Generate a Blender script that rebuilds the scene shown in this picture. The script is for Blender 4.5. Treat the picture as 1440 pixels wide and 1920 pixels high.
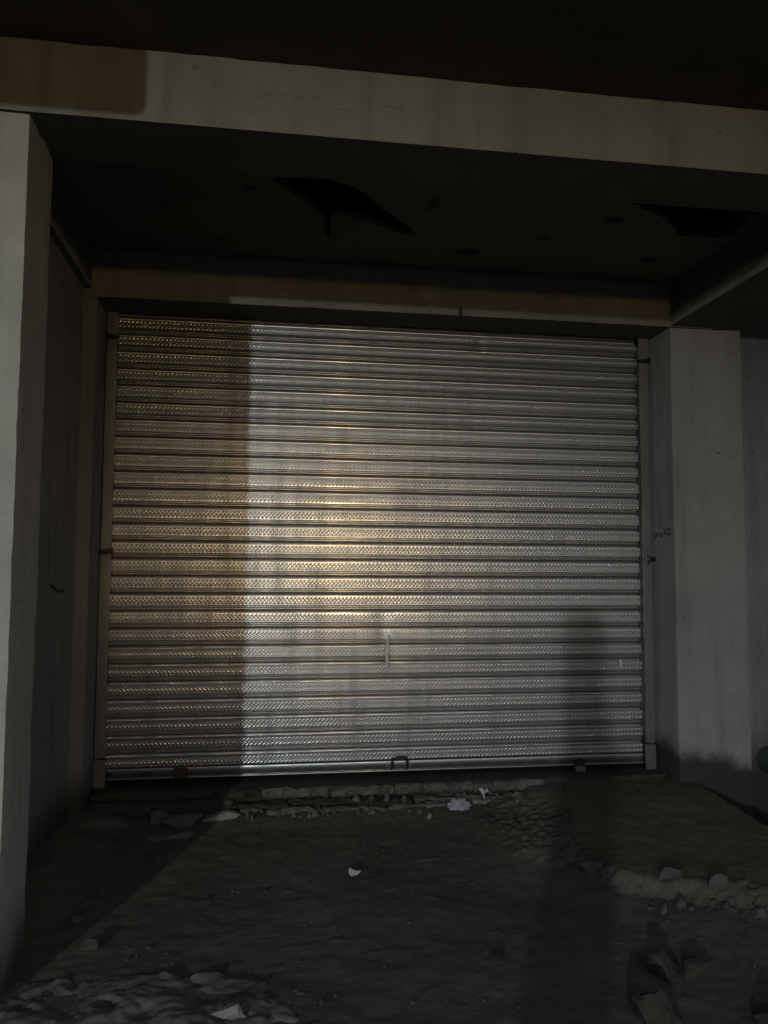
import bpy, bmesh, math, random
from mathutils import Vector, Matrix, noise
from mathutils.geometry import tessellate_polygon

for o in list(bpy.data.objects):
    bpy.data.objects.remove(o)
scene = bpy.context.scene
C = scene.collection

# ---------------------------------------------------------------- camera
yaw, pitch, roll = 0.146616, 0.0731588, 0.0051721
fwd = Vector((math.sin(yaw) * math.cos(pitch), math.cos(yaw) * math.cos(pitch), math.sin(pitch)))
rgt = Vector((math.cos(yaw), -math.sin(yaw), 0))
up = rgt.cross(fwd)
r2 = rgt * math.cos(roll) + up * math.sin(roll)
u2 = -rgt * math.sin(roll) + up * math.cos(roll)
cam_data = bpy.data.cameras.new('camera')
cam_data.sensor_fit = 'VERTICAL'
cam_data.sensor_height = 36
cam_data.lens = 36 * 1481.2 / 1920
cam_data.clip_start = 0.02
cam_data.clip_end = 500
cam = bpy.data.objects.new('camera', cam_data)
C.objects.link(cam)
m = Matrix((r2, u2, -fwd)).transposed().to_4x4()
m.translation = Vector((-0.6584, -4.2811, 1.0721))
cam.matrix_world = m
scene.camera = cam
scene.render.resolution_x, scene.render.resolution_y = 768, 1024

# ---------------------------------------------------------------- night sky and faint moon
world = bpy.data.worlds.new('World')
scene.world = world
world.use_nodes = True
wn = world.node_tree.nodes
sky = wn.new('ShaderNodeTexSky')
sky.sky_type = 'NISHITA'
sky.sun_disc = False
sky.air_density = 0.7
sky.dust_density = 5.0
sky.sun_elevation = math.radians(42.0)
sky.sun_rotation = math.radians(25)
bg = wn['Background']
world.node_tree.links.new(sky.outputs[0], bg.inputs[0])
bg.inputs[1].default_value = 0.090
sun_d = bpy.data.lights.new('moon', 'SUN')
sun_d.energy = 0.012
sun_d.angle = math.radians(0.5)
sun_d.color = (0.85, 0.92, 1.0)
sun = bpy.data.objects.new('moon', sun_d)
sun.rotation_euler = (math.radians(-48), 0, math.radians(-25))
sun.location = (0, -8, 9)
C.objects.link(sun)

scene.view_settings.view_transform = 'Standard'
scene.view_settings.look = 'None'
scene.view_settings.exposure = 0
scene.view_settings.gamma = 1
scene.view_settings.use_curve_mapping = False

# the two street lamps whose light falls on the front (fittings are built further down)
FLOOD_POS = Vector((-6.3, -16.0, 2.50))
FLOOD_AIM = Vector((-2.3, -1.83, 0.60))
FLOOD_W = 1600
FLOOD_COL = (0.90, 0.97, 0.99)
FLOOD_HALF = 11.2      # upright half angle; the beam is wider sideways
FLOOD_WIDE = 2.3
WARM_POS = Vector((0.45, -7.6, 1.98))
WARM_W = 250
WARM_AIM = Vector((-0.36, 0.0, 1.10))
WARM_COL = (1.0, 0.67, 0.29)

# ---------------------------------------------------------------- helpers
def tag(o, label=None, cat=None, group=None, kind=None):
    if label: o['label'] = label
    if cat: o['category'] = cat
    if group: o['group'] = group
    if kind: o['kind'] = kind
    return o

def empty(name, loc, label, cat, group=None):
    o = bpy.data.objects.new(name, None)
    o.empty_display_size = 0.1
    o.location = loc
    C.objects.link(o)
    return tag(o, label, cat, group)

def link_mesh(name, me, mat, parent=None, loc=None):
    if mat and not me.materials:
        me.materials.append(mat)
    o = bpy.data.objects.new(name, me)
    C.objects.link(o)
    if parent:
        o.parent = parent
        # mesh data is written in world space, so take the parent's place back out
        o.location = -parent_origin(parent)
    if loc is not None:
        o.location = Vector(loc) - (parent_origin(parent) if parent else Vector())
    return o

def parent_origin(p):
    v = Vector(p.location)
    while p.parent:
        p = p.parent
        v = v + Vector(p.location)
    return v

def finish(bm, name, angle=40, smooth=True):
    bmesh.ops.recalc_face_normals(bm, faces=bm.faces)
    me = bpy.data.meshes.new(name)
    bm.to_mesh(me)
    bm.free()
    if smooth:
        for p in me.polygons: p.use_smooth = True
        me.set_sharp_from_angle(angle=math.radians(angle))
    return me

def nz(v, s):
    return noise.noise(Vector(v) * s)

def rough_box(x0, x1, y0, y1, z0, z1, seg=0.06, amp=0.002, chip=0.005, seed=0.0):
    """a box of plaster: faces slightly uneven, arrises chipped"""
    def steps(a, b):
        n = max(1, round((b - a) / seg))
        return [a + (b - a) * i / n for i in range(n + 1)]
    X, Y, Z = steps(x0, x1), steps(y0, y1), steps(z0, z1)
    bm = bmesh.new()
    cache = {}
    cx, cy, cz = (x0 + x1) / 2, (y0 + y1) / 2, (z0 + z1) / 2
    def V(i, j, k):
        key = (i, j, k)
        if key in cache: return cache[key]
        p = Vector((X[i], Y[j], Z[k]))
        ex, ey, ez = i in (0, len(X) - 1), j in (0, len(Y) - 1), k in (0, len(Z) - 1)
        q = p + Vector((seed, seed * 1.7, seed * .3))
        d = Vector((0, 0, 0))
        n = noise.noise(q * 2.2) * 0.6 + noise.noise(q * 9) * 0.4
        sx, sy, sz = (1 if p.x > cx else -1), (1 if p.y > cy else -1), (1 if p.z > cz else -1)
        if ex: d.x += sx * n * amp
        if ey: d.y += sy * n * amp
        if ez: d.z += sz * n * amp
        if ex + ey + ez >= 2:
            c = chip * (0.35 + max(0, noise.noise(q * 14 + Vector((7, 3, 1)))) * 1.3 + max(0, noise.noise(q * 3.1) - .3) * 1.0)
            if ex: d.x -= sx * c
            if ey: d.y -= sy * c
            if ez: d.z -= sz * c
        v = bm.verts.new(p + d)
        cache[key] = v
        return v
    nx, ny, nzz = len(X) - 1, len(Y) - 1, len(Z) - 1
    for i in range(nx):
        for j in range(ny):
            for k in (0, nzz):
                bm.faces.new((V(i, j, k), V(i + 1, j, k), V(i + 1, j + 1, k), V(i, j + 1, k)))
    for i in range(nx):
        for k in range(nzz):
            for j in (0, ny):
                bm.faces.new((V(i, j, k), V(i + 1, j, k), V(i + 1, j, k + 1), V(i, j, k + 1)))
    for j in range(ny):
        for k in range(nzz):
            for i in (0, nx):
                bm.faces.new((V(i, j, k), V(i, j + 1, k), V(i, j + 1, k + 1), V(i, j, k + 1)))
    return bm

def box(bm, x0, x1, y0, y1, z0, z1, bevel=0.0):
    r = bmesh.ops.create_cube(bm, size=1)
    vs = r['verts']
    for v in vs:
        v.co = Vector((x0 + (v.co.x + .5) * (x1 - x0), y0 + (v.co.y + .5) * (y1 - y0), z0 + (v.co.z + .5) * (z1 - z0)))
    if bevel:
        es = list({e for v in vs for e in v.link_edges})
        bmesh.ops.bevel(bm, geom=es, offset=bevel, segments=2, affect='EDGES', profile=0.5)
    return bm

def tube(bm, pts, rad, sides=8, caps=True):
    pts = [Vector(p) for p in pts]
    rings = []
    for i, p in enumerate(pts):
        a = pts[max(0, i - 1)]
        b = pts[min(len(pts) - 1, i + 1)]
        t = (b - a).normalized()
        ref = Vector((0, 0, 1)) if abs(t.z) < .9 else Vector((1, 0, 0))
        u = t.cross(ref).normalized()
        w = t.cross(u).normalized()
        r = rad[i] if isinstance(rad, (list, tuple)) else rad
        rings.append([bm.verts.new(p + (u * math.cos(2 * math.pi * k / sides) + w * math.sin(2 * math.pi * k / sides)) * r) for k in range(sides)])
    for a, b in zip(rings, rings[1:]):
        for k in range(sides):
            bm.faces.new((a[k], a[(k + 1) % sides], b[(k + 1) % sides], b[k]))
    if caps:
        bm.faces.new(rings[0][::-1])
        bm.faces.new(rings[-1])
    return bm

def rock_mesh(name, size, seed, sub=3, rough=0.22, cuts=9):
    """angular lump: an icosphere sliced by many planes, its facets then roughened"""
    rnd = random.Random(seed)
    bm = bmesh.new()
    bmesh.ops.create_icosphere(bm, subdivisions=sub + 1, radius=1)
    planes = []
    for _ in range(cuts + 5):
        n = Vector((rnd.gauss(0, 1), rnd.gauss(0, 1), rnd.gauss(0, .8))).normalized()
        planes.append((n, rnd.uniform(.35, .72)))
    off = Vector((seed * 3.1, seed * 1.3, seed * .7))
    for v in bm.verts:
        for n, d in planes:
            h = v.co.dot(n)
            if h > d: v.co -= n * (h - d)
        v.co *= 1.35 * (1 + rough * (noise.noise(v.co * 1.4 + off) * .5 + noise.noise(v.co * 4 + off) * .30 + noise.noise(v.co * 11 + off) * .22))
        v.co = Vector((v.co.x * size[0], v.co.y * size[1], v.co.z * size[2]))
    return finish(bm, name, 22)

# ---------------------------------------------------------------- materials
def new_mat(name):
    mt = bpy.data.materials.new(name)
    mt.use_nodes = True
    nt = mt.node_tree
    return mt, nt, nt.nodes, nt.links, nt.nodes['Principled BSDF']

def pos_node(N, L, scale=(1, 1, 1), obj=False):
    if obj:
        tc = N.new('ShaderNodeTexCoord'); out = tc.outputs['Object']
    else:
        g = N.new('ShaderNodeNewGeometry'); out = g.outputs['Position']
    mp = N.new('ShaderNodeMapping')
    mp.inputs['Scale'].default_value = scale
    L.new(out, mp.inputs[0])
    return mp.outputs[0]

def noise_node(N, L, vec, scale, detail=4, rough=0.55, dist=0.0):
    n = N.new('ShaderNodeTexNoise')
    n.inputs['Scale'].default_value = scale
    n.inputs['Detail'].default_value = detail
    n.inputs['Roughness'].default_value = rough
    n.inputs['Distortion'].default_value = dist
    L.new(vec, n.inputs['Vector'])
    return n.outputs[0]

def ramp(N, L, fac, stops):
    r = N.new('ShaderNodeValToRGB')
    e = r.color_ramp.elements
    while len(e) < len(stops): e.new(0.5)
    for el, (p, c) in zip(e, stops):
        el.position = p
        el.color = (c[0], c[1], c[2], 1) if isinstance(c, (tuple, list)) else (c, c, c, 1)
    L.new(fac, r.inputs[0])
    return r.outputs[0]

def mix(N, L, fac, a, b, mode='MIX'):
    x = N.new('ShaderNodeMix')
    x.data_type = 'RGBA'
    x.blend_type = mode
    for i, s in ((0, fac), (6, a), (7, b)):
        if hasattr(s, 'links'): L.new(s, x.inputs[i])
        elif isinstance(s, (tuple, list)): x.inputs[i].default_value = (*s[:3], 1)
        else: x.inputs[i].default_value = s
    return x.outputs[2]

def mathn(N, L, op, a, b=0.0, c=None, clamp=False):
    x = N.new('ShaderNodeMath'); x.operation = op; x.use_clamp = clamp
    for i, s in enumerate((a, b) if c is None else (a, b, c)):
        if hasattr(s, 'links'): L.new(s, x.inputs[i])
        else: x.inputs[i].default_value = s
    return x.outputs[0]

def bump(N, L, height, dist, strength, bsdf, prev=None):
    b = N.new('ShaderNodeBump')
    b.inputs['Distance'].default_value = dist
    b.inputs['Strength'].default_value = strength
    L.new(height, b.inputs['Height'])
    if prev: L.new(prev, b.inputs['Normal'])
    L.new(b.outputs[0], bsdf.inputs['Normal'])
    return b.outputs[0]

def plaster(name, base, stain=(.10, .085, .06), foot_z=None, foot_col=None, shade_z=None, spots=()):
    mt, nt, N, L, B = new_mat(name)
    P = pos_node(N, L)
    big = noise_node(N, L, P, 1.6, 5, .6, .4)
    mid = noise_node(N, L, P, 7, 6, .65, .3)
    fine = noise_node(N, L, P, 60, 4, .6)
    lo = tuple(c * .82 for c in base)
    hi = tuple(min(1, c * 1.1) for c in base)
    col = ramp(N, L, big, [(.3, lo), (.7, hi)])
    col = mix(N, L, ramp(N, L, mid, [(.42, 0), (.75, .36)]), col, tuple(c * .62 for c in base))
    # rain-streak like vertical smears
    PS = pos_node(N, L, (6, 6, .5))
    st = noise_node(N, L, PS, 1.5, 5, .6)
    col = mix(N, L, ramp(N, L, st, [(.48, 0), (.80, .42)]), col, stain)
    # hairline cracks
    wv = N.new('ShaderNodeVectorMath'); wv.operation = 'MULTIPLY_ADD'
    nn = N.new('ShaderNodeTexNoise'); nn.inputs['Scale'].default_value = 3.0; nn.inputs['Detail'].default_value = 5
    L.new(P, nn.inputs['Vector']); L.new(nn.outputs[1], wv.inputs[0]); wv.inputs[1].default_value = (.35, .35, .35); L.new(P, wv.inputs[2])
    vc = N.new('ShaderNodeTexVoronoi'); vc.feature = 'DISTANCE_TO_EDGE'; vc.inputs['Scale'].default_value = 1.5
    L.new(wv.outputs[0], vc.inputs['Vector'])
    crack = ramp(N, L, vc.outputs['Distance'], [(.0, 1), (.007, 0)])
    cg = ramp(N, L, noise_node(N, L, P, 1.9, 2), [(.56, 0), (.64, .35)])
    cf = mathn(N, L, 'MULTIPLY', crack, cg)
    col = mix(N, L, cf, col, tuple(c * .25 for c in base))
    trowel = noise_node(N, L, pos_node(N, L, (3, 3, 9)), 2.2, 4, .55, 1.2)
    # chipped dots
    vo = N.new('ShaderNodeTexVoronoi'); vo.inputs['Scale'].default_value = 11
    vo.inputs['Randomness'].default_value = 1.0
    L.new(P, vo.inputs['Vector'])
    dots = ramp(N, L, vo.outputs['Distance'], [(.035, 1), (.10, 0)])
    gate = ramp(N, L, noise_node(N, L, P, 4.3, 2), [(.48, 0), (.56, .75)])
    col = mix(N, L, mathn(N, L, 'MULTIPLY', dots, gate), col, (.06, .055, .045))
    if foot_z is not None:
        sep = N.new('ShaderNodeSeparateXYZ'); L.new(P, sep.inputs[0])
        n = noise_node(N, L, P, 3.5, 5, .6)
        h = mathn(N, L, 'MULTIPLY_ADD', n, .26, -.13)
        zz = mathn(N, L, 'ADD', sep.outputs[2], h)
        zx = mathn(N, L, 'MULTIPLY_ADD', sep.outputs[0], foot_z[1], zz)
        f = N.new('ShaderNodeMapRange'); f.interpolation_type = 'SMOOTHSTEP'
        f.inputs['From Min'].default_value = foot_z[0] - foot_z[2]
        f.inputs['From Max'].default_value = foot_z[0] + foot_z[2]
        f.inputs['To Min'].default_value = .9
        f.inputs['To Max'].default_value = 0
        L.new(zx, f.inputs['Value'])
        col = mix(N, L, f.outputs[0], col, foot_col or (.05, .045, .033))
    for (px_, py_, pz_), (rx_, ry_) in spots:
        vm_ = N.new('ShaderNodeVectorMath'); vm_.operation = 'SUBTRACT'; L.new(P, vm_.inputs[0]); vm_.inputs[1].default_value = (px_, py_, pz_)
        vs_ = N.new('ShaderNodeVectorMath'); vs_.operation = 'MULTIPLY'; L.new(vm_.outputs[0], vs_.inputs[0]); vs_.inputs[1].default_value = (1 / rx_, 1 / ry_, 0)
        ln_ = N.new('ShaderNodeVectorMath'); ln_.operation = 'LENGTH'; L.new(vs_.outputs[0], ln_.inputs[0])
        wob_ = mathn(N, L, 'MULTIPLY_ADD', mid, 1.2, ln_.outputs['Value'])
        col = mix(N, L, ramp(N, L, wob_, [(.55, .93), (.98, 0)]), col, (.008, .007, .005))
    if shade_z is not None:  # front beam's shadow put into the colour above this height
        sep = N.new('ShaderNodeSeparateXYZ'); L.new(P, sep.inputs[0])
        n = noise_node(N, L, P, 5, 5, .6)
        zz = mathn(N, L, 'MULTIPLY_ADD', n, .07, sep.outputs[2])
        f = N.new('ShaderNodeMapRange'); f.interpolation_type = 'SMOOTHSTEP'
        f.inputs['From Min'].default_value = shade_z
        f.inputs['From Max'].default_value = shade_z + .05
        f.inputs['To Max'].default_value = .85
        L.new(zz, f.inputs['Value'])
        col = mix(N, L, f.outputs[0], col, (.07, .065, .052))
    L.new(col, B.inputs['Base Color'])
    B.inputs['Roughness'].default_value = .88
    B.inputs['Specular IOR Level'].default_value = .25
    b0 = bump(N, L, trowel, .012, .35, B)
    b1 = bump(N, L, mid, .006, .6, B, b0)
    bump(N, L, fine, .0014, .7, B, b1)
    return mt

M_front = plaster('painted_plaster', (.62, .605, .525), foot_z=(-.02, 0, .12))
M_beam = plaster('dimmed_beam_plaster', (.38, .36, .295))  # same paint as the pillar; its weaker light is put into the colour
M_inner = plaster('recess_plaster', (.34, .335, .31), foot_z=(.05, 0, .15))
M_bay = plaster('next_bay_plaster', (.41, .39, .345), foot_z=(.1, 0, .2))
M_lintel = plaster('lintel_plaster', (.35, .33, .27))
M_right = plaster('pale_grey_plaster', (.45, .445, .415), foot_z=(.375, .17, .05), foot_col=(.035, .032, .025))  # darker foot, its line falling towards the right
M_side_shaded = plaster('shaded_side_plaster', (.40, .41, .39), shade_z=2.495)  # upper faces of the side beams painted darker for shade
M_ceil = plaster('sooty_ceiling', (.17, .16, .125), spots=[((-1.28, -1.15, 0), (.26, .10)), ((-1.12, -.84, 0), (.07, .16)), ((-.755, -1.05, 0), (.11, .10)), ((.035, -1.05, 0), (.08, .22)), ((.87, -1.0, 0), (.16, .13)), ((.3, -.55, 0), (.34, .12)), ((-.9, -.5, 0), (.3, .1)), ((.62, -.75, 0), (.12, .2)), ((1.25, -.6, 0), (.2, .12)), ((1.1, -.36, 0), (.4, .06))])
M_under = plaster('shaded_underside', (.15, .14, .115))  # shade below the beams and lintel, put into a darker colour
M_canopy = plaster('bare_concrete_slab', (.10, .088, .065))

def earth():
    mt, nt, N, L, B = new_mat('packed_earth')
    P = pos_node(N, L)
    a = noise_node(N, L, P, 2.2, 6, .65, .5)
    b = noise_node(N, L, P, 14, 6, .7)
    c = noise_node(N, L, P, 90, 4, .7)
    col = ramp(N, L, a, [(.3, (.16, .152, .122)), (.55, (.235, .224, .182)), (.75, (.30, .285, .232))])
    col = mix(N, L, ramp(N, L, b, [(.45, 0), (.72, .6)]), col, (.19, .182, .152))
    vo = N.new('ShaderNodeTexVoronoi'); vo.inputs['Scale'].default_value = 42
    L.new(P, vo.inputs['Vector'])
    peb = ramp(N, L, vo.outputs['Distance'], [(.10, 1), (.2, 0)])
    gate = ramp(N, L, noise_node(N, L, P, 9, 3), [(.55, 0), (.66, .8)])
    pf = mathn(N, L, 'MULTIPLY', peb, gate)
    col = mix(N, L, pf, col, (.17, .165, .145))
    gr = noise_node(N, L, P, 260, 3, .7)
    col = mix(N, L, ramp(N, L, gr, [(.35, .55), (.65, 0)]), col, (.03, .028, .022))
    col = mix(N, L, ramp(N, L, noise_node(N, L, P, 180, 2, .5), [(.62, 0), (.72, .6)]), col, (.30, .29, .25))
    L.new(col, B.inputs['Base Color'])
    B.inputs['Roughness'].default_value = .95
    B.inputs['Specular IOR Level'].default_value = .15
    b1 = bump(N, L, b, .010, .45, B)
    b2 = bump(N, L, c, .004, .7, B, b1)
    bump(N, L, pf, .006, .6, B, b2)
    return mt
M_earth = earth()

def concrete(name, lo, hi, scale=1.0):
    mt, nt, N, L, B = new_mat(name)
    P = pos_node(N, L)
    a = noise_node(N, L, P, 6 * scale, 6, .65, .4)
    b = noise_node(N, L, P, 38 * scale, 6, .7)
    col = ramp(N, L, a, [(.3, lo), (.7, hi)])
    col = mix(N, L, ramp(N, L, b, [(.52, 0), (.72, .55)]), col, tuple(c * .45 for c in lo))
    L.new(col, B.inputs['Base Color'])
    B.inputs['Roughness'].default_value = .92
    B.inputs['Specular IOR Level'].default_value = .2
    b1 = bump(N, L, a, .012, .5, B)
    bump(N, L, b, .004, .8, B, b1)
    return mt
M_conc = concrete('broken_concrete', (.13, .125, .105), (.27, .26, .225))
M_conc_dark = concrete('grimy_concrete', (.055, .052, .042), (.10, .095, .078))
M_conc_pale = concrete('pale_mortar', (.30, .29, .25), (.46, .45, .40))
M_kerb = concrete('worn_kerb_concrete', (.15, .146, .122), (.31, .30, .255))
M_stone = concrete('dusty_stone', (.10, .096, .08), (.19, .18, .155), 1.6)
M_slab = concrete('trodden_slab', (.13, .122, .088), (.18, .168, .122), .5)

def metal(name, base, rough, metallic=1.0, dirt=(.07, .06, .045), dirt_amt=.25, streak=True, aniso=0.0):
    mt, nt, N, L, B = new_mat(name)
    P = pos_node(N, L)
    vo = N.new('ShaderNodeTexVoronoi'); vo.inputs['Scale'].default_value = 55
    L.new(P, vo.inputs['Vector'])
    col = mix(N, L, .12, base, vo.outputs['Color'], 'SOFT_LIGHT')
    big = noise_node(N, L, P, 2.3, 5, .6, .3)
    PS = pos_node(N, L, (9, 9, 1.1)) if streak else P
    st = noise_node(N, L, PS, 1.6, 5, .62)
    f1 = ramp(N, L, st, [(.45, 0), (.8, dirt_amt)])
    col = mix(N, L, f1, col, dirt)
    L.new(col, B.inputs['Base Color'])
    r = mathn(N, L, 'MULTIPLY_ADD', big, .10, rough - .05)
    r = mathn(N, L, 'MULTIPLY_ADD', f1, .3, r)
    L.new(r, B.inputs['Roughness'])
    if aniso:
        B.inputs['Coat Weight'].default_value = .8
        B.inputs['Coat IOR'].default_value = 1.85
        B.inputs['Coat Roughness'].default_value = .14
    if aniso:      # embossing rollers leave the sheet smoother up and down than along
        B.inputs['Anisotropic'].default_value = aniso
        tv = N.new('ShaderNodeCombineXYZ'); tv.inputs[0].default_value = 1.0
        L.new(tv.outputs[0], B.inputs['Tangent'])
    mm = mathn(N, L, 'MULTIPLY_ADD', f1, -.8, metallic, clamp=True)
    L.new(mm, B.inputs['Metallic'])
    return mt
M_slat = metal('galvanised_slat', (.53, .535, .53), .34, .93, dirt_amt=.40, aniso=.88)
M_rail = metal('galvanised_rail', (.36, .36, .345), .48, .75, dirt_amt=.85, streak=False)
M_dark_iron = metal('dark_iron', (.06, .055, .05), .55, .7, dirt_amt=.3)
M_rust = metal('rusty_iron', (.12, .07, .045), .8, .3, dirt=(.09, .045, .025), dirt_amt=.8)

def plain(name, col, rough=.7, metallic=0.0, var=.2, scale=25):
    mt, nt, N, L, B = new_mat(name)
    P = pos_node(N, L)
    n = noise_node(N, L, P, scale, 5, .6)
    c = ramp(N, L, n, [(.3, tuple(x * (1 - var) for x in col)), (.7, tuple(min(1, x * (1 + var)) for x in col))])
    L.new(c, B.inputs['Base Color'])
    B.inputs['Roughness'].default_value = rough
    B.inputs['Metallic'].default_value = metallic
    bump(N, L, n, .002, .3, B)
    return mt
M_chalk = plain('dried_white_paint', (.72, .72, .68), .8)
M_pencil = plain('dark_pencil', (.05, .05, .05), .8)
M_black = plain('black_marker', (.02, .02, .02), .8)
M_plastic = plain('cloudy_plastic', (.50, .50, .55), .25, var=.3, scale=30)
M_paper = plain('white_scrap', (.62, .61, .56), .7, var=.1)
M_pvc = plain('grey_pipe', (.11, .12, .12), .5)
M_baffle = plain('baffle_blue', (.06, .12, .28), .4)
M_pole = plain('painted_pole', (.12, .13, .13), .5, .4)
M_blocker = plain('blocker_grey', (.25, .26, .25), .5)
M_asphalt = plain('asphalt', (.05, .05, .048), .9, var=.3, scale=60)

def emit(name, col, s):
    mt, nt, N, L, B = new_mat(name)
    B.inputs['Base Color'].default_value = (.8, .8, .8, 1)
    B.inputs['Emission Color'].default_value = (*col, 1)
    B.inputs['Emission Strength'].default_value = s
    return mt

# ---------------------------------------------------------------- ground
def smooth(a, b, x):
    t = max(0, min(1, (x - a) / (b - a)))
    return t * t * (3 - 2 * t)

EDGE = [(.30, -.80), (.46, -.93), (.58, -1.01), (.66, -1.15), (.76, -1.285), (.89, -1.375), (1.02, -1.44), (1.19, -1.515), (1.6, -1.62), (2.2, -1.7)]
def slab_front(x):
    for (xa, ya), (xb, yb) in zip(EDGE, EDGE[1:]):
        if xa <= x <= xb:
            return ya + (yb - ya) * (x - xa) / (xb - xa)
    return EDGE[0][1] if x < EDGE[0][0] else EDGE[-1][1]

def ground_z(x, y):
    p = Vector((x, y, 0))
    n = noise.fractal(p * 1.7, 1.0, 2.0, 4) * .010 + noise.fractal(p * 11 + Vector((4, 2, 1)), .8, 2.1, 5) * .0035 + max(0, noise.noise(p * 21 + Vector((9, 1, 2))) - .35) * .012
    z = -.150 - .02 * smooth(-.3, -1.7, y)
    # dirt banked against the doorstep and the walls
    z += .022 * smooth(-.45, -.2, y) * (1 if x < .9 else 0)
    z += .05 * smooth(-1.30, -1.57, x) * smooth(-1.9, -1.2, y)
    # raised, broken slab on the right with a crumbling front edge
    e = slab_front(x) + noise.noise(p * 6) * .05 + noise.noise(p * 19) * .025
    e += noise.noise(p * 43) * .018
    lip = smooth(e - .06, e + .05, y) * smooth(.30, .85, x + noise.noise(p * 3) * .12)
    top = -.05 - .060 * smooth(-.3, -1.5, y)
    z = z + (top - z) * lip + (noise.noise(p * 27) * .020 + noise.noise(p * 62) * .012) * lip * (1 - lip) * 4
    # low ground in front of the slab
    z -= .02 * smooth(e + .02, e - .5, y) * smooth(.1, .6, x)
    # the floor stops at the next bay, which lies lower
    xe = 1.605 + noise.noise(p * 5) * .015
    z -= .36 * smooth(xe, xe + .03, x) * smooth(-1.6, -1.35, y)
    # drop to the road
    z -= .22 * smooth(-2.35, -2.6, y)
    return z + n

bm = bmesh.new()
nx, ny = 420, 320
gx = [-2.6 + 5.6 * i / nx for i in range(nx + 1)]
gy = [-2.75 + 2.65 * (j / ny) for j in range(ny + 1)]
grid = [[bm.verts.new((x, y, ground_z(x, y))) for y in gy] for x in gx]
for i in range(nx):
    for j in range(ny):
        bm.faces.new((grid[i][j], grid[i + 1][j], grid[i + 1][j + 1], grid[i][j + 1]))
ground = link_mesh('ground', finish(bm, 'ground', 80), M_earth)
# the smoother slab on the right, a skin of old screed over the earth
bm = bmesh.new()
sv = {}
def slab_on(x, y):
    p = Vector((x, y, 0))
    e = slab_front(x) + noise.noise(p * 6) * .05 + noise.noise(p * 19) * .025
    return x > .80 + noise.noise(p * 3) * .16 + noise.noise(p * 11) * .06 + (y + .3) * .22 and y > e + .06 and x < 1.58 and y > -1.5
n1, n2 = 120, 150
def SV(i, j):
    if (i, j) not in sv:
        x, y = .5 + 1.1 * i / n1, -1.55 + 1.36 * j / n2
        sv[i, j] = bm.verts.new((x, y, ground_z(x, y) + .004))
    return sv[i, j]
for i in range(n1):
    for j in range(n2):
        if slab_on(.5 + 1.1 * (i + .5) / n1, -1.55 + 1.36 * (j + .5) / n2):
            bm.faces.new((SV(i, j), SV(i + 1, j), SV(i + 1, j + 1), SV(i, j + 1)))
pav = link_mesh('pavement', finish(bm, 'pavement', 80), M_slab)
tag(pav, 'smooth brownish screed slab in front of the right pillar', 'pavement', kind='structure')
tag(ground, 'packed dark earth floor littered with grit in front of the shutter', 'ground', kind='structure')

bm = bmesh.new()
q = 14
vs = [[bm.verts.new((-150 + 300 * i / q, -150 + 300 * j / q, -.42)) for j in range(q + 1)] for i in range(q + 1)]
for i in range(q):
    for j in range(q):
        bm.faces.new((vs[i][j], vs[i + 1][j], vs[i + 1][j + 1], vs[i][j + 1]))
road = link_mesh('road', finish(bm, 'road'), M_asphalt)
tag(road, 'dark street surface in front of the building', 'road', kind='structure')

# worn concrete edge at the lower left
bm = bmesh.new()
pts = []
NX, NY = 200, 70
kz = {}
for i in range(NX + 1):
    for j in range(NY + 1):
        x = -2.0 + 1.95 * i / NX
        t = j / NY
        back = -1.70 + noise.noise(Vector((x * 4, 0, 3))) * .05 + noise.noise(Vector((x * 15, 1, 3))) * .025 - .10 * smooth(-.9, -.1, x)
        y = -2.32 + (back + 2.32) * t
        p = Vector((x, y, 0))
        z = -.163 + noise.fractal(p * 8, .7, 2, 6) * .014 + noise.noise(p * 2.3) * .006 + noise.noise(p * 48) * .004
        z -= .05 * smooth(-.75, -.15, x)
        z -= max(0, noise.noise(p * 9 + Vector((3, 8, 1))) - .25) * .06
        if j == NY: z -= .06
        if j == 0: z -= .3
        kz[i, j] = bm.verts.new((x, y, z))
for i in range(NX):
    for j in range(NY):
        bm.faces.new((kz[i, j], kz[i + 1, j], kz[i + 1, j + 1], kz[i, j + 1]))
kerb = link_mesh('kerb', finish(bm, 'kerb', 60), M_kerb)
tag(kerb, 'crumbling worn concrete edge at the foot of the left pillar', 'kerb', kind='structure')

# ---------------------------------------------------------------- building
bld = empty('building', (0, 0, 0), 'plastered concrete shop front with deep recess, front beam and pillars', 'building')
def part(name, bm, mat, label=None, parent=None, angle=50, under=None):
    o = link_mesh(name, finish(bm, name, angle), mat, parent or bld)
    if under:      # underside darkened, its shade put into the colour
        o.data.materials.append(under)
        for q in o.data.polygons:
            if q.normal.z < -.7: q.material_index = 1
    if label: o['label'] = label
    return o
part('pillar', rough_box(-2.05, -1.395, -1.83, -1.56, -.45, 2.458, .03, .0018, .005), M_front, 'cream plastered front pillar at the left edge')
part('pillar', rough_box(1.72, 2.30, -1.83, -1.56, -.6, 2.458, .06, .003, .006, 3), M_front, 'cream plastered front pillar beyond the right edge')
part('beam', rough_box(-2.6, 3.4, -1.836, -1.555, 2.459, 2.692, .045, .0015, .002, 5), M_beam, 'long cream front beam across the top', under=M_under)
part('beam', rough_box(-2.0, -1.538, -1.555, -.282, 2.455, 2.858, .06, .003, .006, 8), M_side_shaded, 'side beam over the left recess wall', under=M_under)
part('beam', rough_box(1.526, 1.938, -1.555, -.283, 2.424, 2.858, .05, .002, .004, 9), M_side_shaded, 'side beam running from the right pillar towards the street', under=M_under)
part('lintel', rough_box(-1.95, 1.936, -.281, -.035, 2.418, 2.858, .05, .003, .005, 12), M_lintel, 'brown-lit plaster lintel over the shutter', under=M_under)
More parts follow.
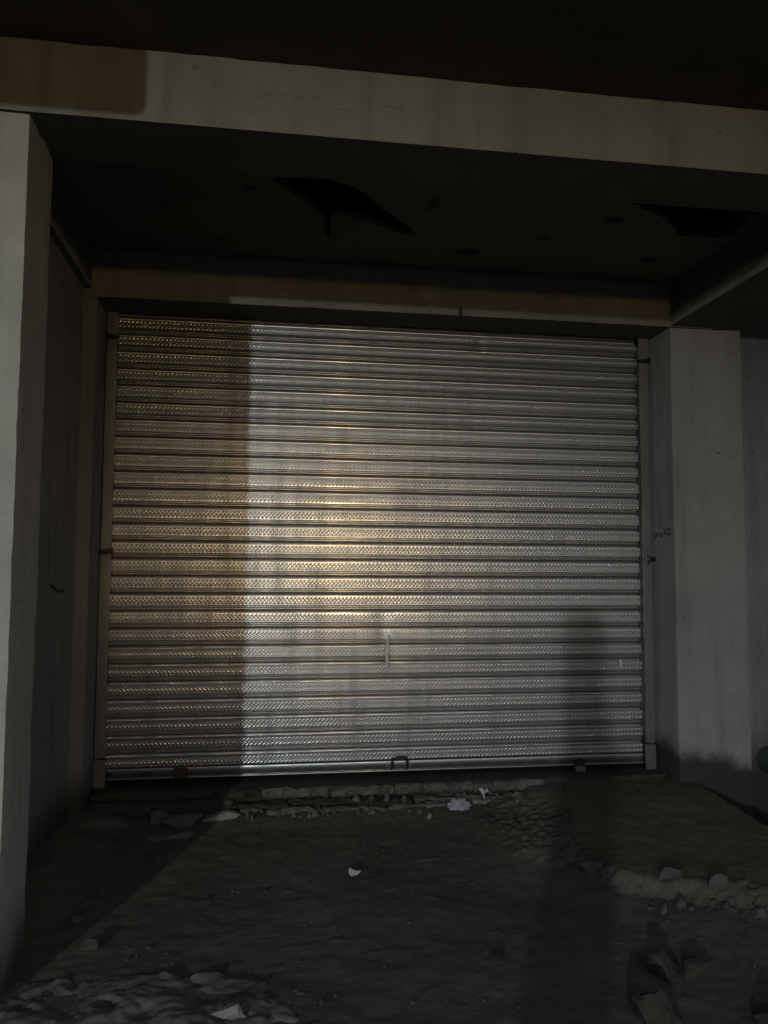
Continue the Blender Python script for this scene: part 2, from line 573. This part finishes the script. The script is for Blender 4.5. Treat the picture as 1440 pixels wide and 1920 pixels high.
part('wall', rough_box(-2.0, -1.572, -1.56, -.29, -.45, 2.457, .06, .003, .004, 15), M_inner, 'dark left side wall of the recess')
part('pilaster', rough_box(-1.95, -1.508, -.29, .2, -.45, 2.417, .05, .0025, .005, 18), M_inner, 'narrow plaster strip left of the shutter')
rp = part('pillar', rough_box(1.522, 1.94, -.282, .2, -.62, 2.417, .045, .002, .005, 21), M_right, 'pale grey pillar right of the shutter with a dark foot')
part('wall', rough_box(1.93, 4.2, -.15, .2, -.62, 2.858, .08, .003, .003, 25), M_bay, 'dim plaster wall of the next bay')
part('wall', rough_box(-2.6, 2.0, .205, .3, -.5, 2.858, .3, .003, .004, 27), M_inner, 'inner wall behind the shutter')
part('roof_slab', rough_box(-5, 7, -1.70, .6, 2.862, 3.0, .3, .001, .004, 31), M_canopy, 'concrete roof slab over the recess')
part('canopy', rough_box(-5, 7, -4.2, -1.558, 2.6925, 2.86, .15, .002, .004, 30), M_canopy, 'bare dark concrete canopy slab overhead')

# sooty ceiling of the recess, with holes where the plaster has come down
holes = [
    [(-.673, -1.146), (-.555, -1.169), (-.437, -1.175), (-.347, -1.144), (-.258, -1.055), (-.166, -.933), (-.069, -.829), (.03, -.70), (-.035, -.701), (-.145, -.76), (-.252, -.817), (-.383, -.872), (-.412, -.846), (-.449, -.862), (-.52, -.964), (-.584, -1.041), (-.636, -1.103)],
    [(.743, -1.17), (.862, -1.174), (.975, -1.12), (1.103, -1.044), (1.249, -.895), (1.425, -.90), (1.50, -.90), (1.50, -1.52), (.9, -1.53), (.80, -1.40)],
]
def blob(cx, cy, rx, ry, seed, n=14):
    r = random.Random(seed)
    return [(cx + rx * math.cos(2 * math.pi * k / n) * r.uniform(.65, 1.15), cy + ry * math.sin(2 * math.pi * k / n) * r.uniform(.65, 1.15)) for k in range(n)]
def ceiling_mesh(outer, holes, z0, z1):
    bm = bmesh.new()
    polys = [outer] + holes
    flat = [p for poly in polys for p in poly]
    tris = tessellate_polygon([[Vector((x, y, 0)) for x, y in poly] for poly in polys])
    lo = [bm.verts.new((x, y, z0)) for x, y in flat]
    hi = [bm.verts.new((x, y, z1)) for x, y in flat]
    for t in tris:
        try: bm.faces.new([lo[i] for i in t])
        except ValueError: pass
    k = 0
    for poly in polys:
        n = len(poly)
        for i in range(n):
            a, b = k + i, k + (i + 1) % n
            bm.faces.new((lo[a], lo[b], hi[b], hi[a]))
        k += n
    return bm
def ragged(poly, seed):
    r = random.Random(seed)
    out = []
    for (xa, ya), (xb, yb) in zip(poly, poly[1:] + poly[:1]):
        n = max(1, int(math.hypot(xb - xa, yb - ya) / .022))
        for k in range(n):
            t = k / n
            j = 0 if k == 0 else .007
            out.append((xa + (xb - xa) * t + r.uniform(-j, j), ya + (yb - ya) * t + r.uniform(-j, j)))
    return out
holes = [ragged(h, 70 + k) for k, h in enumerate(holes)]
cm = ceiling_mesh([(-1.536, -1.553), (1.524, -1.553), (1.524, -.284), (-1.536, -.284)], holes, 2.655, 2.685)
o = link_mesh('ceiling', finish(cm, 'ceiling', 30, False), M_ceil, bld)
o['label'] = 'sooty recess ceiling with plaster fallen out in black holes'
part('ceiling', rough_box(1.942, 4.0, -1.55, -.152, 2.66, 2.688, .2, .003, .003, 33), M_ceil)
bm = bmesh.new()
tube(bm, [(-.412, -.86, 2.70), (-.414, -.857, 2.60), (-.409, -.85, 2.552)], [.016, .015, .013], 7)
part('reinforcement_stub', bm, M_dark_iron, 'dark stub hanging from the ceiling hole')

# pencil scribble on the right reveal and crayon mark on the left wall
def strokes(name, segs, mat, to_world, width, normal, parent, label):
    bm = bmesh.new()
    for s in segs:
        pts = [to_world(*p) for p in s]
        prev = None
        for i, p in enumerate(pts):
            a = pts[max(0, i - 1)]; b = pts[min(len(pts) - 1, i + 1)]
            side = (b - a).normalized().cross(normal) * width / 2
            cur = (bm.verts.new(p + side), bm.verts.new(p - side))
            if prev: bm.faces.new((prev[0], prev[1], cur[1], cur[0]))
            prev = cur
    o = link_mesh(name, finish(bm, name), mat, parent)
    o['label'] = label
    return o
segs = [[(360, 612), (420, 604), (492, 606)], [(350, 728), (395, 722), (440, 708)], [(430, 690), (480, 672), (520, 640)],
        [(540, 560), (560, 590), (555, 620)], [(600, 590), (608, 690)], [(640, 590), (655, 640), (650, 692)], [(600, 690), (650, 692)],
        [(715, 505), (745, 490), (765, 540), (735, 590), (730, 640), (770, 660), (805, 625), (780, 570), (745, 545)],
        [(840, 500), (875, 495), (885, 540), (850, 600), (845, 652), (905, 645)], [(900, 632), (980, 640)], [(905, 500), (950, 505), (935, 560)]]
strokes('scribble', segs, M_pencil, lambda cx, cy: Vector((1.5165, -.062 - (cx - 350) / 635 * .195, 1.283 + (610 - cy) / 14.4 * .0028)), .0065, Vector((1, 0, 0)), bld, 'faint dark pencilled characters on the right reveal')
strokes('scribble', [[(0, 0), (.06, -.012), (.10, -.022), (.16, -.035)], [(.17, -.03), (.21, -.03), (.24, -.02)], [(-.03, .05), (-.035, .1), (-.04, .22)]], M_black,
        lambda a, b: Vector((-1.5665, -.74 + a, 1.00 + b)), .009, Vector((1, 0, 0)), bld, 'black crayon stroke on the dark left wall')

strokes('lintel_mark', [[(.0, .0), (.002, -.02), (.001, -.044)]], M_conc_dark, lambda a, b: Vector((.335 + a, -.2865, 2.464 + b)), .02, Vector((0, 1, 0)), bld, 'brown upright mark across the pale lower edge of the lintel')  # narrow upright strip of darker colour on the lintel edge

# ---------------------------------------------------------------- doorstep
step = empty('broken_doorstep', (0, -.1, -.1), 'crumbling layered concrete doorstep below the shutter', 'doorstep')
part('sill', rough_box(-1.506, 1.52, -.155, .2, -.30, -.026, .04, .004, .012, 40), M_conc_dark, 'grimy smooth sill under the shutter', step)
part('brown_ledge', rough_box(-1.506, -.80, -.215, -.156, -.32, -.062, .03, .006, .014, 41), M_conc_dark, 'grimy ledge on the left part', step)
chunks = []
rnd = random.Random(7)
vm = [rock_mesh('chunk', (1, 1, 1), 60 + k, 1, .3, 5) for k in range(7)]
vm_pale = [me.copy() for me in vm]
for me in vm: me.materials.append(M_conc)
for me in vm_pale: me.materials.append(M_conc_pale)
def chunk(x, y, z, sx, sy, sz, rz=0, pale=False, tilt=0):
    me = (vm_pale if pale else vm)[rnd.randrange(7)]
    o = bpy.data.objects.new('chunk', me)
    C.objects.link(o)
    o.parent = step
    o.location = Vector((x, y, z)) - Vector(step.location)
    o.scale = (sx, sy, sz)
    o.rotation_euler = (rnd.uniform(-.2, .2), tilt + rnd.uniform(-.08, .08), rz)
    return o
def crust(x0, x1, y0, y1, z0, z1, seed, mat, wmin, wmax):
    """a layer of old concrete broken into ragged pieces"""
    r = random.Random(seed)
    x = x0
    while x < x1:
        w = r.uniform(wmin, wmax)
        dy, dz = r.uniform(-.018, .018), r.uniform(-.005, .004)
        b = rough_box(x, x + w, y0 + dy, y1, z0 + dz, z1 + dz, .011, .004, .010, r.uniform(0, 50))
        for v in b.verts:
            if v.co.y < y1 - .005:
                q = Vector((v.co.x * 26, v.co.z * 40, seed))
                v.co.y += .030 * noise.noise(q * .55) + .020 * noise.noise(q * 1.3) + .010 * noise.noise(q * 3)
                v.co.z += .012 * noise.noise(Vector((v.co.x * 9, v.co.y * 14, seed + 5))) + .006 * noise.noise(Vector((v.co.x * 31, v.co.y * 40, seed)))
        me = finish(b, 'chunk', 28)
        o = link_mesh('chunk', me, r.choice(mat), step)
        x += w + r.choice((-.004, .002, .006, .014))
crust(-.90, .64, -.195, -.150, -.074, -.030, 3, [M_conc, M_conc, M_conc_dark], .16, .46)
crust(-.82, .46, -.225, -.150, -.106, -.086, 4, [M_conc_dark, M_conc], .22, .5)
crust(-.64, .26, -.255, -.160, -.152, -.116, 5, [M_conc, M_conc_pale, M_conc], .10, .38)
crust(.41, .64, -.25, -.16, -.140, -.104, 8, [M_conc_pale], .22, .24)
crust(-.90, -.60, -.240, -.16, -.150, -.112, 9, [M_conc, M_conc_dark], .08, .16)
for k in range(46):
    chunk(rnd.uniform(-.85, .72), rnd.uniform(-.31, -.22), rnd.uniform(-.15, -.125), *(rnd.uniform(.007, .020) for _ in range(3)), rnd.uniform(0, 3))
for k in range(12):
    chunk(rnd.uniform(-.2, .60), rnd.uniform(-.225, -.20), rnd.uniform(-.105, -.075), *(rnd.uniform(.010, .022) for _ in range(3)), rnd.uniform(0, 3))
for k in range(14):
    chunk(rnd.uniform(.62, 1.0), rnd.uniform(-.36, -.2), -.085 + rnd.uniform(-.02, .01), *(rnd.uniform(.015, .04) for _ in range(2)), rnd.uniform(.010, .02), rnd.uniform(0, 3))

# ---------------------------------------------------------------- roller shutter
sh = empty('roller_shutter', (0, 0, 0), 'closed galvanised steel roller shutter with braided embossing on its slats', 'shutter')
PITCH = .0917
HALF = 1.462
def slat_mesh(variant, dents=()):
    rnd = random.Random(variant)
    verts, faces = [], []
    phase = rnd.random()
    bw = .0242           # half height of the flat band
    p = .0214            # braid repeat
    ncol = int(2 * HALF / p * 10)
    rows = 18
    def wob(x):
        d = .0009 * math.sin(x * 2.3 + variant * 1.9) + .0006 * math.sin(x * 6.1 + variant * .7)
        for cx, w, a in dents: d += a * math.exp(-((x - cx) / w) ** 2)
        return d
    def crown(z):
        return -.0015 - .0007 * (1 - (z / bw) ** 2)
    def braid(x, z):
        v = z / .0195
        if abs(v) >= 1: return 0.0
        third = 2 / 3
        r = int(min(2, (v + 1) / third))            # 0 lower, 1 middle, 2 upper
        t = ((v + 1) - r * third) / third           # 0..1 within the row
        s = (t - .5) * (.72 if r != 1 else -.72)
        off = (0, .5, 0)[r]
        f = (x / p + phase - s + off) % 1.0
        d = abs(f - .5)
        groove = max(0.0, 1 - (d / .22) ** 2) ** 1.3
        cap = max(0.0, 1 - abs(2 * t - 1) ** 4)
        return .0020 * groove * cap
    for i in range(ncol + 1):
        x = -HALF + 2 * HALF * i / ncol
        for j in range(rows + 1):
            z = -bw + 2 * bw * j / rows
            verts.append((x, crown(z) + braid(x, z) + wob(x), z))
    R = rows + 1
    for i in range(ncol):
        for j in range(rows):
            a = i * R + j
            faces.append((a, a + R, a + R + 1, a + 1))
    # rolled edges, two ribs and the hooked joint below
    up_prof = [(bw, -.0015), (.0256, -.0006), (.0266, .0015), (.0272, .0055), (.0274, .0225)]
    lo_prof = [(-bw, -.0015), (-.0256, -.0006), (-.0266, .0015), (-.0272, .006), (-.0278, .0180), (-.0322, .0190),
               (-.0328, .0075), (-.0338, .0045), (-.0362, .0045), (-.0372, .0075), (-.0378, .0190), (-.0422, .0195),
               (-.0428, .0080), (-.0438, .0050), (-.0462, .0050), (-.0472, .0080), (-.0478, .0195), (-.0560, .0230), (-.0655, .0230)]
    nc = 48 if not dents else 160
    for prof in (up_prof, lo_prof):
        base = len(verts)
        n = len(prof)
        for i in range(nc + 1):
            x = -HALF + 2 * HALF * i / nc
            for z, y in prof:
                verts.append((x, y + wob(x), z))
        for i in range(nc):
            for j in range(n - 1):
                a = base + i * n + j
                f = (a, a + 1, a + n + 1, a + n)
                faces.append(f if prof is lo_prof else f[::-1])
    me = bpy.data.meshes.new('slat')
    me.from_pydata(verts, [], [f[::1] for f in faces])
    me.materials.append(M_slat)
    for q in me.polygons: q.use_smooth = True
    me.validate()
    return me
slat_variants = [slat_mesh(k) for k in range(4)]
dented = {8: slat_mesh(5, [(-.02, .05, .006), (-.75, .2, .004)]), 7: slat_mesh(6, [(-.02, .045, .008), (-.9, .16, .006), (.5, .1, -.003)]), 6: slat_mesh(7, [(.0, .06, .005), (.62, .12, .004)]), 25: slat_mesh(8, [(.52, .03, .006)]), 14: slat_mesh(9, [(.9, .1, .004), (-.4, .2, -.003)])}
rnd = random.Random(21)
tilt = [-.033 + rnd.uniform(-.010, .010) for _ in range(27)]
for k, t in {20: -.04, 13: .012, 12: .016, 10: -.012, 9: -.018, 8: -.02, 6: .014, 5: .018, 1: .010}.items(): tilt[k] += t
for i in range(27):
    o = bpy.data.objects.new('slat', dented.get(i) or slat_variants[(i * 3 + i // 4) % 4])
    C.objects.link(o)
    o.parent = sh
    o.location = (rnd.uniform(-.004, .004), .004, .0795 + PITCH * i)
    o.rotation_euler = (tilt[i], rnd.uniform(-.0006, .0006) + (.0016 if i in (7, 8) else 0), rnd.uniform(-.001, .001))

# bottom rail with lift handle
bm = bmesh.new()
box(bm, -1.452, 1.452, -.012, .016, .004, .0505, .003)
box(bm, -1.452, 1.452, -.020, .014, -.004, .0035, .0015)
rail = part('bottom_rail', bm, M_slat, 'plain steel bar along the shutter foot', sh, 35)
bm = bmesh.new()
tube(bm, [(.018, -.014, .012), (.018, -.036, .016), (.017, -.043, .05), (.024, -.045, .068), (.038, -.046, .0755), (.080, -.046, .0755), (.094, -.045, .068), (.100, -.043, .05), (.099, -.036, .016), (.099, -.014, .012)], .0062, 8)
link_mesh('handle', finish(bm, 'handle', 60), M_dark_iron, rail)['label'] = 'small dark arched lifting handle'
for bx in (.0, .122):
    bm = bmesh.new()
    tube(bm, [(bx, -.011, .03), (bx, -.0165, .03)], .006, 8)
    link_mesh('bolt', finish(bm, 'bolt'), M_rail, rail)
# hasp for the padlock
bm = bmesh.new()
box(bm, 1.042, 1.092, -.030, -.0125, .000, .028, .003)
link_mesh('hasp', finish(bm, 'hasp'), M_rust, rail)
bm = bmesh.new()
box(bm, -1.115, -1.045, -.03, -.0125, -.004, .05, .004)
link_mesh('hasp', finish(bm, 'hasp'), M_rust, rail)['label'] = 'rusty lock tab on the left'

# guides
for s in (-1, 1):
    xo, xi = s * 1.503, s * 1.449
    xa, xb = min(xo, xi), max(xo, xi)
    g = rough_box(xa, xb, -.062, -.046, .118, 2.272, .03, .0012, .0022, 50 + s)
    guide = part('guide_rail', g, M_rail, ('left' if s < 0 else 'right') + ' galvanised guide rail of the shutter', sh, 60)
    for nm, z0, z1 in (('rail_end', 2.292, 2.415), ('rail_foot', -.028, .111)):
        g = rough_box(xa - .002, xb + .002, -.064, -.046, z0, z1, .03, .0012, .002, 55 + s)
        link_mesh(nm, finish(g, nm, 60), M_rail, guide)
    bm = bmesh.new()
    box(bm, xa + .004 if s < 0 else xb - .012, xa + .012 if s < 0 else xb - .004, -.046, .04, -.026, 2.40)
    link_mesh('web', finish(bm, 'web'), M_rail, guide)
    # clamp near the top
    bm = bmesh.new()
    cz = 2.283
    tube(bm, [(s * 1.447, -.068, cz + .002), (s * 1.475, -.076, cz - .006), (s * 1.503, -.072, cz + .004), (s * 1.53, -.03, cz + .012)], [.006, .011, .012, .008], 7)
    link_mesh('clamp', finish(bm, 'clamp', 60), M_dark_iron, guide)
    # wire tie half way up
    bm = bmesh.new()
    tz = 1.158 if s < 0 else 1.138
    if s < 0:
        for dz, dy in ((0, 0), (.011, -.002), (-.008, -.001)):
            tube(bm, [(s * 1.444, -.05, tz + dz + .004), (s * 1.452, -.070 + dy, tz + dz + .003), (s * 1.478, -.074 + dy, tz + dz - .002), (s * 1.502, -.070 + dy, tz + dz - .006), (s * 1.51, -.05, tz + dz - .006)], .0045, 6)
        tube(bm, [(s * 1.50, -.07, tz - .006), (s * 1.52, -.085, tz - .010), (s * 1.535, -.08, tz - .016)], .004, 6)
    else:
        for dz, sl in ((0, .012), (.012, -.014), (-.010, .02)):
            tube(bm, [(s * 1.472, -.068, tz + dz - sl), (s * 1.486, -.078, tz + dz), (s * 1.500, -.072, tz + dz + sl), (s * 1.520, -.066, tz + dz)], .0045, 6)
    link_mesh('wire_tie', finish(bm, 'wire_tie', 60), M_rust if s < 0 else M_dark_iron, guide)
bm = bmesh.new()
tube(bm, [(1.455, -.066, .135), (1.462, -.078, .125), (1.472, -.074, .108)], [.008, .007, .004], 6)
part('bent_tab', bm, M_rail, 'small bent tab low on the right guide', sh)

# smears of white paint on the slats
def smear(pts, w, label):
    bm = bmesh.new()
    prev = None
    for i, (x, z, k) in enumerate(pts):
        cur = []
        for j in range(5):
            u = -1 + j / 2
            cur.append(bm.verts.new((x + u * w * k, -.0125 - .0015 * (1 - u * u), z)))
        if prev:
            for j in range(4): bm.faces.new((prev[j], prev[j + 1], cur[j + 1], cur[j]))
        prev = cur
    part('paint_smear', bm, M_chalk, label, sh, 80)
smear([(.004, .725, .5), (.001, .705, .9), (-.005, .685, 1.1), (-.007, .655, 1.2), (-.007, .62, 1.2), (-.008, .58, 1.1), (-.008, .545, 1.1), (-.005, .528, .9), (.006, .520, .5)], 0.0085, 'thin upright white paint smear at mid shutter')
smear([(1.322, .573, .6), (1.328, .566, 1), (1.331, .55, 1.1), (1.330, .532, 1.1), (1.322, .523, .7)], 0.008, 'short white paint smear near the right guide')

# ---------------------------------------------------------------- padlock
pl = empty('padlock', (1.067, -.05, -.022), 'small grimy padlock hanging at the shutter foot on the right', 'padlock')
bm = bmesh.new()
box(bm, 1.036, 1.096, -.062, -.034, -.045, .003, .006)
part('body', bm, M_rail, None, pl)
bm = bmesh.new()
tube(bm, [(1.046, -.048, .0), (1.046, -.048, .026), (1.054, -.048, .036), (1.067, -.048, .040), (1.080, -.048, .036), (1.088, -.048, .026), (1.088, -.048, .0)], .005, 8)
part('shackle', bm, M_dark_iron, None, pl, 60)

# ---------------------------------------------------------------- loose stones and litter
def lump(name, x, y, size, seed, mat, label, cat, rz=0, tilt=(0, 0), sink=.32, z=None, group=None, cuts=6, rough=.26):
    me = rock_mesh(name, size, seed, 3, rough, cuts)
    o = link_mesh(name, me, mat)
    zz = (ground_z(x, y) if z is None else z) + size[2] * (1 - 2 * sink)
    o.location = (x, y, zz)
    o.rotation_euler = (tilt[0], tilt[1], rz)
    return tag(o, label, cat, group)
lump('flat_stone', -1.385, -.34, (.095, .05, .030), 1, M_conc, 'flat grey stone lying by the foot of the left wall', 'stone', .15, (.3, 0))
lump('flat_stone', -1.04, -.31, (.10, .055, .022), 2, M_conc, 'thin slab fragment tipped against the doorstep, left of the pale one', 'stone', -.05, (.35, -.05))
lump('flat_stone', -1.05, -.48, (.11, .06, .018), 3, M_conc, 'thin slab fragment lying in front of the tipped slab fragments', 'stone', .1, (.15, -.1))
lump('flat_stone', -.875, -.285, (.085, .04, .022), 4, M_conc_pale, 'pale slab fragment at the left end of the crumbled doorstep', 'stone', .08, (.3, .05))
lump('flat_stone', -1.14, -.27, (.07, .04, .03), 5, M_conc, 'grey lump wedged in the gap of the left ledge', 'stone', .3, (.2, 0))
lump('stone', -.735, -1.975, (.05, .03, .02), 6, M_conc_pale, 'pale flat stone on the worn concrete edge at the bottom', 'stone', -.1, (.1, 0), z=-.158, sink=.2)
lump('stone', .155, -.36, (.02, .014, .013), 7, M_conc_pale, 'small pale chip below the crumpled plastic', 'stone', .4)
lump('stone', .905, -1.345, (.05, .035, .035), 8, M_stone, 'pale clod on the broken slab edge at right', 'stone', .6, z=-.10)
lump('stone', .80, -1.47, (.022, .018, .02), 9, M_stone, 'small pale pebble below the broken slab edge', 'stone', .2)
lump('stone', .87, -1.45, (.024, .02, .022), 10, M_stone, 'small grey pebble beside the pale pebble', 'stone', 1.2)
lump('stone', 1.03, -1.43, (.045, .03, .025), 11, M_stone, 'brown clod farther right on the slab edge', 'stone', .4, z=-.10)
lump('rubble_block', .60, -1.86, (.075, .06, .05), 12, M_conc_dark, 'rough rubble block in the dark lower right', 'rubble', .5, sink=.44)
lump('rubble_block', .445, -2.10, (.09, .07, .06), 13, M_conc_dark, 'rough rubble block at the bottom edge', 'rubble', 1.5, sink=.44)
lump('rubble_block', .76, -2.14, (.05, .045, .05), 14, M_conc_dark, 'rubble block in the bottom right corner', 'rubble', 2.1, sink=.44)
lump('rubble_block', .71, -1.84, (.06, .045, .03), 15, M_conc_dark, 'darker lump right of the rough rubble block', 'rubble', .9, sink=.44)
lump('stone', .66, -1.17, (.05, .03, .022), 16, M_stone, 'grey clod at the left end of the slab edge', 'stone', .3, z=-.115)
lump('stone', -1.21, -1.50, (.03, .022, .018), 17, M_stone, 'small stone on the earth beside the left pillar', 'stone', .3)
lump('stone', -1.30, -1.30, (.024, .02, .018), 18, M_stone, 'small stone close to the dark left wall', 'stone', .8)
lump('stone', .10, -1.72, (.022, .017, .014), 19, M_black, 'small black lump on the earth right of centre', 'stone', .1)

def crumple(name, loc, size, seed, mat, label, cat, sub=4, amp=.45):
    bm = bmesh.new()
    bmesh.ops.create_icosphere(bm, subdivisions=sub, radius=1)
    off = Vector((seed, seed * 2.3, seed * .4))
    for v in bm.verts:
        n = v.co.normalized()
        f = 1 + amp * (abs(noise.noise(n * 2.2 + off)) * 1.3 - .4) + amp * .6 * (abs(noise.noise(n * 5.5 + off)) - .3)
        v.co = Vector((n.x * size[0], n.y * size[1], n.z * size[2])) * f
    o = link_mesh(name, finish(bm, name, 25), mat)
    o.location = loc
    return tag(o, label, cat)
crumple('crumpled_plastic', (.325, -.275, -.118), (.062, .035, .034), 4, M_plastic, 'crumpled bluish clear plastic wrapper at the doorstep', 'wrapper')

def scrap(name, loc, outline, rot, label):
    bm = bmesh.new()
    top = [bm.verts.new((x, y, .004 + .35 * x * x + .006 * math.sin(y * 90))) for x, y in outline]
    bot = [bm.verts.new((v.co.x, v.co.y, v.co.z - .0012)) for v in top]
    bm.faces.new(top); bm.faces.new(bot[::-1])
    n = len(top)
    for i in range(n):
        bm.faces.new((top[i], bot[i], bot[(i + 1) % n], top[(i + 1) % n]))
    o = link_mesh(name, finish(bm, name, 30), M_paper)
    o.location = loc
    o.rotation_euler = rot
    return tag(o, label, 'scrap')
scrap('white_scrap', (.465, -.225, -.070), [(-.026, .012), (-.008, .022), (.006, .006), (.020, .018), (.03, .004), (.008, -.006), (.006, -.05), (-.002, -.012)], (1.1, .1, .0), 'torn white scrap standing in the crumbled doorstep')
scrap('white_scrap', (-.29, -1.025, ground_z(-.29, -1.025) + .012), [(-.024, .006), (-.012, .026), (-.004, .012), (.01, .002), (.03, -.004), (.008, -.012), (-.02, -.008)], (.5, -.2, .3), 'small white scrap lying in the middle of the earth floor')

# scattered grit: uncountable, one object
rnd = random.Random(99)
bm = bmesh.new()
for k in range(420):
    x = rnd.uniform(-1.5, 1.5)
    y = -.25 - 1.9 * rnd.random()
    if x > 1.58: continue
    r = rnd.choice((.0025, .003, .004, .005, .007)) * rnd.uniform(.8, 1.4)
    if k > 270:   # denser along the broken slab edge
        x = rnd.uniform(.45, 1.5); y = slab_front(x) + rnd.gauss(-.02, .06); r *= rnd.uniform(.7, 1.9)
    mtx = Matrix.Translation((x, y, ground_z(x, y) + r * .4)) @ Matrix.Rotation(rnd.random() * 6, 4, 'Z') @ Matrix.Diagonal((r * rnd.uniform(.8, 1.9), r, r * .7, 1))
    g = bmesh.ops.create_icosphere(bm, subdivisions=1, radius=1)
    for v in g['verts']:
        v.co = mtx @ (v.co * rnd.uniform(.6, 1.3))
grit = link_mesh('grit', finish(bm, 'grit', 5), M_stone)
tag(grit, 'loose grit and tiny stones strewn over the earth', 'grit', kind='stuff')

# ---------------------------------------------------------------- drain pipe stub at the right edge
pp = empty('drain_pipe', (2.12, -.2, .02), 'dark round pipe end sticking out of the wall at the right edge', 'pipe')
bm = bmesh.new()
ring = 20
prof = [(.075, -.145), (.075, -.27), (.083, -.272), (.083, -.31), (.068, -.31), (.064, -.28), (.062, -.16)]
rows = []
for r, y in prof:
    rows.append([bm.verts.new((2.125 + r * math.cos(2 * math.pi * k / ring), y, .03 + r * math.sin(2 * math.pi * k / ring))) for k in range(ring)])
for a, b in zip(rows, rows[1:]):
    for k in range(ring):
        bm.faces.new((a[k], a[(k + 1) % ring], b[(k + 1) % ring], b[k]))
bm.faces.new(rows[-1])
part('pipe', bm, M_pvc, None, pp)

# ---------------------------------------------------------------- unseen shadow casters added off frame, then the two street lamps
sb = empty('hanging_baffle', (-2.0, -2.8, 2.6), 'unseen sign board with rounded corners hanging under the canopy', 'baffle')  # unseen board added for the rounded shadow on the beam
bm = bmesh.new()
x0, x1, z0, z1, rr = -2.75, -1.415, 2.478, 2.70, .035
out = []
for cx, cz, a0 in ((x1 - rr, z1 - rr, 0), (x0 + rr, z1 - rr, 90), (x0 + rr, z0 + rr, 180), (x1 - rr, z0 + rr, 270)):
    for k in range(6):
        a = math.radians(a0 + 90 * k / 5)
        out.append((cx + rr * math.cos(a), cz + rr * math.sin(a)))
fr = [bm.verts.new((x, -2.815, z)) for x, z in out]
bk = [bm.verts.new((x, -2.785, z)) for x, z in out]
bm.faces.new(fr); bm.faces.new(bk[::-1])
for i in range(len(out)):
    bm.faces.new((fr[i], bk[i], bk[(i + 1) % len(out)], fr[(i + 1) % len(out)]))
part('board', bm, M_baffle, None, sb)
for hx in (-2.5, -1.7):
    bm = bmesh.new()
    tube(bm, [(hx, -2.8, 2.69), (hx, -2.8, 2.73)], .012)
    part('hanger', bm, M_pole, None, sb)

cb = empty('shadow_blocker', (-1.0, -4.61, -.42), 'unseen slim grey cabinet on a plinth at the roadside', 'blocker')  # unseen box added in place of a person behind the camera, for the shadow
bm = bmesh.new(); box(bm, -1.098, -.905, -4.67, -4.55, -.42, .80, .02); part('plinth', bm, M_conc, None, cb)
bm = bmesh.new(); box(bm, -1.094, -.943, -4.66, -4.56, .802, 1.255, .012); part('housing', bm, M_blocker, None, cb)
bm = bmesh.new(); box(bm, -1.090, -.947, -4.66, -4.56, 1.257, 1.325, .030); part('cap', bm, M_blocker, None, cb)
bm = bmesh.new(); box(bm, -1.08, -.957, -4.668, -4.661, .83, 1.23, .002); part('front_plate', bm, M_blocker, None, cb)

def street_lamp(pos, aim, label, mat_lens, wide, light):
    base = Vector((pos.x, pos.y - .28, -.42))
    e = empty('street_lamp', base, label, 'street lamp', 'lamps across the street')
    bm = bmesh.new()
    tube(bm, [(base.x, base.y, -.42), (base.x, base.y, pos.z + .25)], [.06, .045], 12)
    part('pole', bm, M_pole, None, e)
    bm = bmesh.new()
    tube(bm, [(base.x, base.y, pos.z + .2), (base.x, base.y + .1, pos.z + .2), (base.x, base.y + .18, pos.z + .12)], .022, 8)
    part('arm', bm, M_pole, None, e)
    bm = bmesh.new()
    box(bm, pos.x - .13, pos.x + .13, pos.y - .15, pos.y - .07, pos.z - .1, pos.z + .12, .015)
    part('housing', bm, M_pole, None, e)
    bm = bmesh.new()
    box(bm, pos.x - .11, pos.x + .11, pos.y - .069, pos.y - .06, pos.z - .08, pos.z + .1, .002)
    part('lens', bm, mat_lens, None, e)
    lo = bpy.data.objects.new('lamp_light', light)
    C.objects.link(lo)
    lo.parent = e
    lo.location = pos - base
    if aim is not None:
        lo.rotation_euler = (aim - pos).to_track_quat('-Z', 'Y').to_euler()
        lo.scale = (wide, 1, 1)
    return e
ld = bpy.data.lights.new('flood_light', 'SPOT')
ld.energy = FLOOD_W
ld.color = FLOOD_COL
ld.spot_size = math.radians(2 * FLOOD_HALF)
ld.spot_blend = 1.0
ld.shadow_soft_size = .12
street_lamp(FLOOD_POS, FLOOD_AIM, 'cool white flood lamp on a pole far across the street', emit('cool_lens', FLOOD_COL, 6), FLOOD_WIDE, ld)
ld = bpy.data.lights.new('warm_light', 'POINT')
ld.energy = WARM_W
ld.color = WARM_COL
# photometric web of the fitting: a reflector throws a wide, flat beam over a weak all-round spill
ld.use_nodes = True
LN, LL = ld.node_tree.nodes, ld.node_tree.links
em = LN['Emission']
tc = LN.new('ShaderNodeTexCoord')
sx = LN.new('ShaderNodeSeparateXYZ'); LL.new(tc.outputs['Normal'], sx.inputs[0])
gx2 = mathn(LN, LL, 'POWER', mathn(LN, LL, 'DIVIDE', sx.outputs[0], .118), 2.0)
gy2 = mathn(LN, LL, 'POWER', mathn(LN, LL, 'DIVIDE', sx.outputs[1], .085), 2.0)
ex = mathn(LN, LL, 'EXPONENT', mathn(LN, LL, 'MULTIPLY', mathn(LN, LL, 'ADD', gx2, gy2), -1.0))
LL.new(mathn(LN, LL, 'MULTIPLY_ADD', ex, 1.0, .25), em.inputs['Strength'])
ld.shadow_soft_size = .09
street_lamp(WARM_POS, WARM_AIM, 'warm amber lamp on a short pole behind the viewpoint', emit('warm_lens', WARM_COL, 4), 1.0, ld)
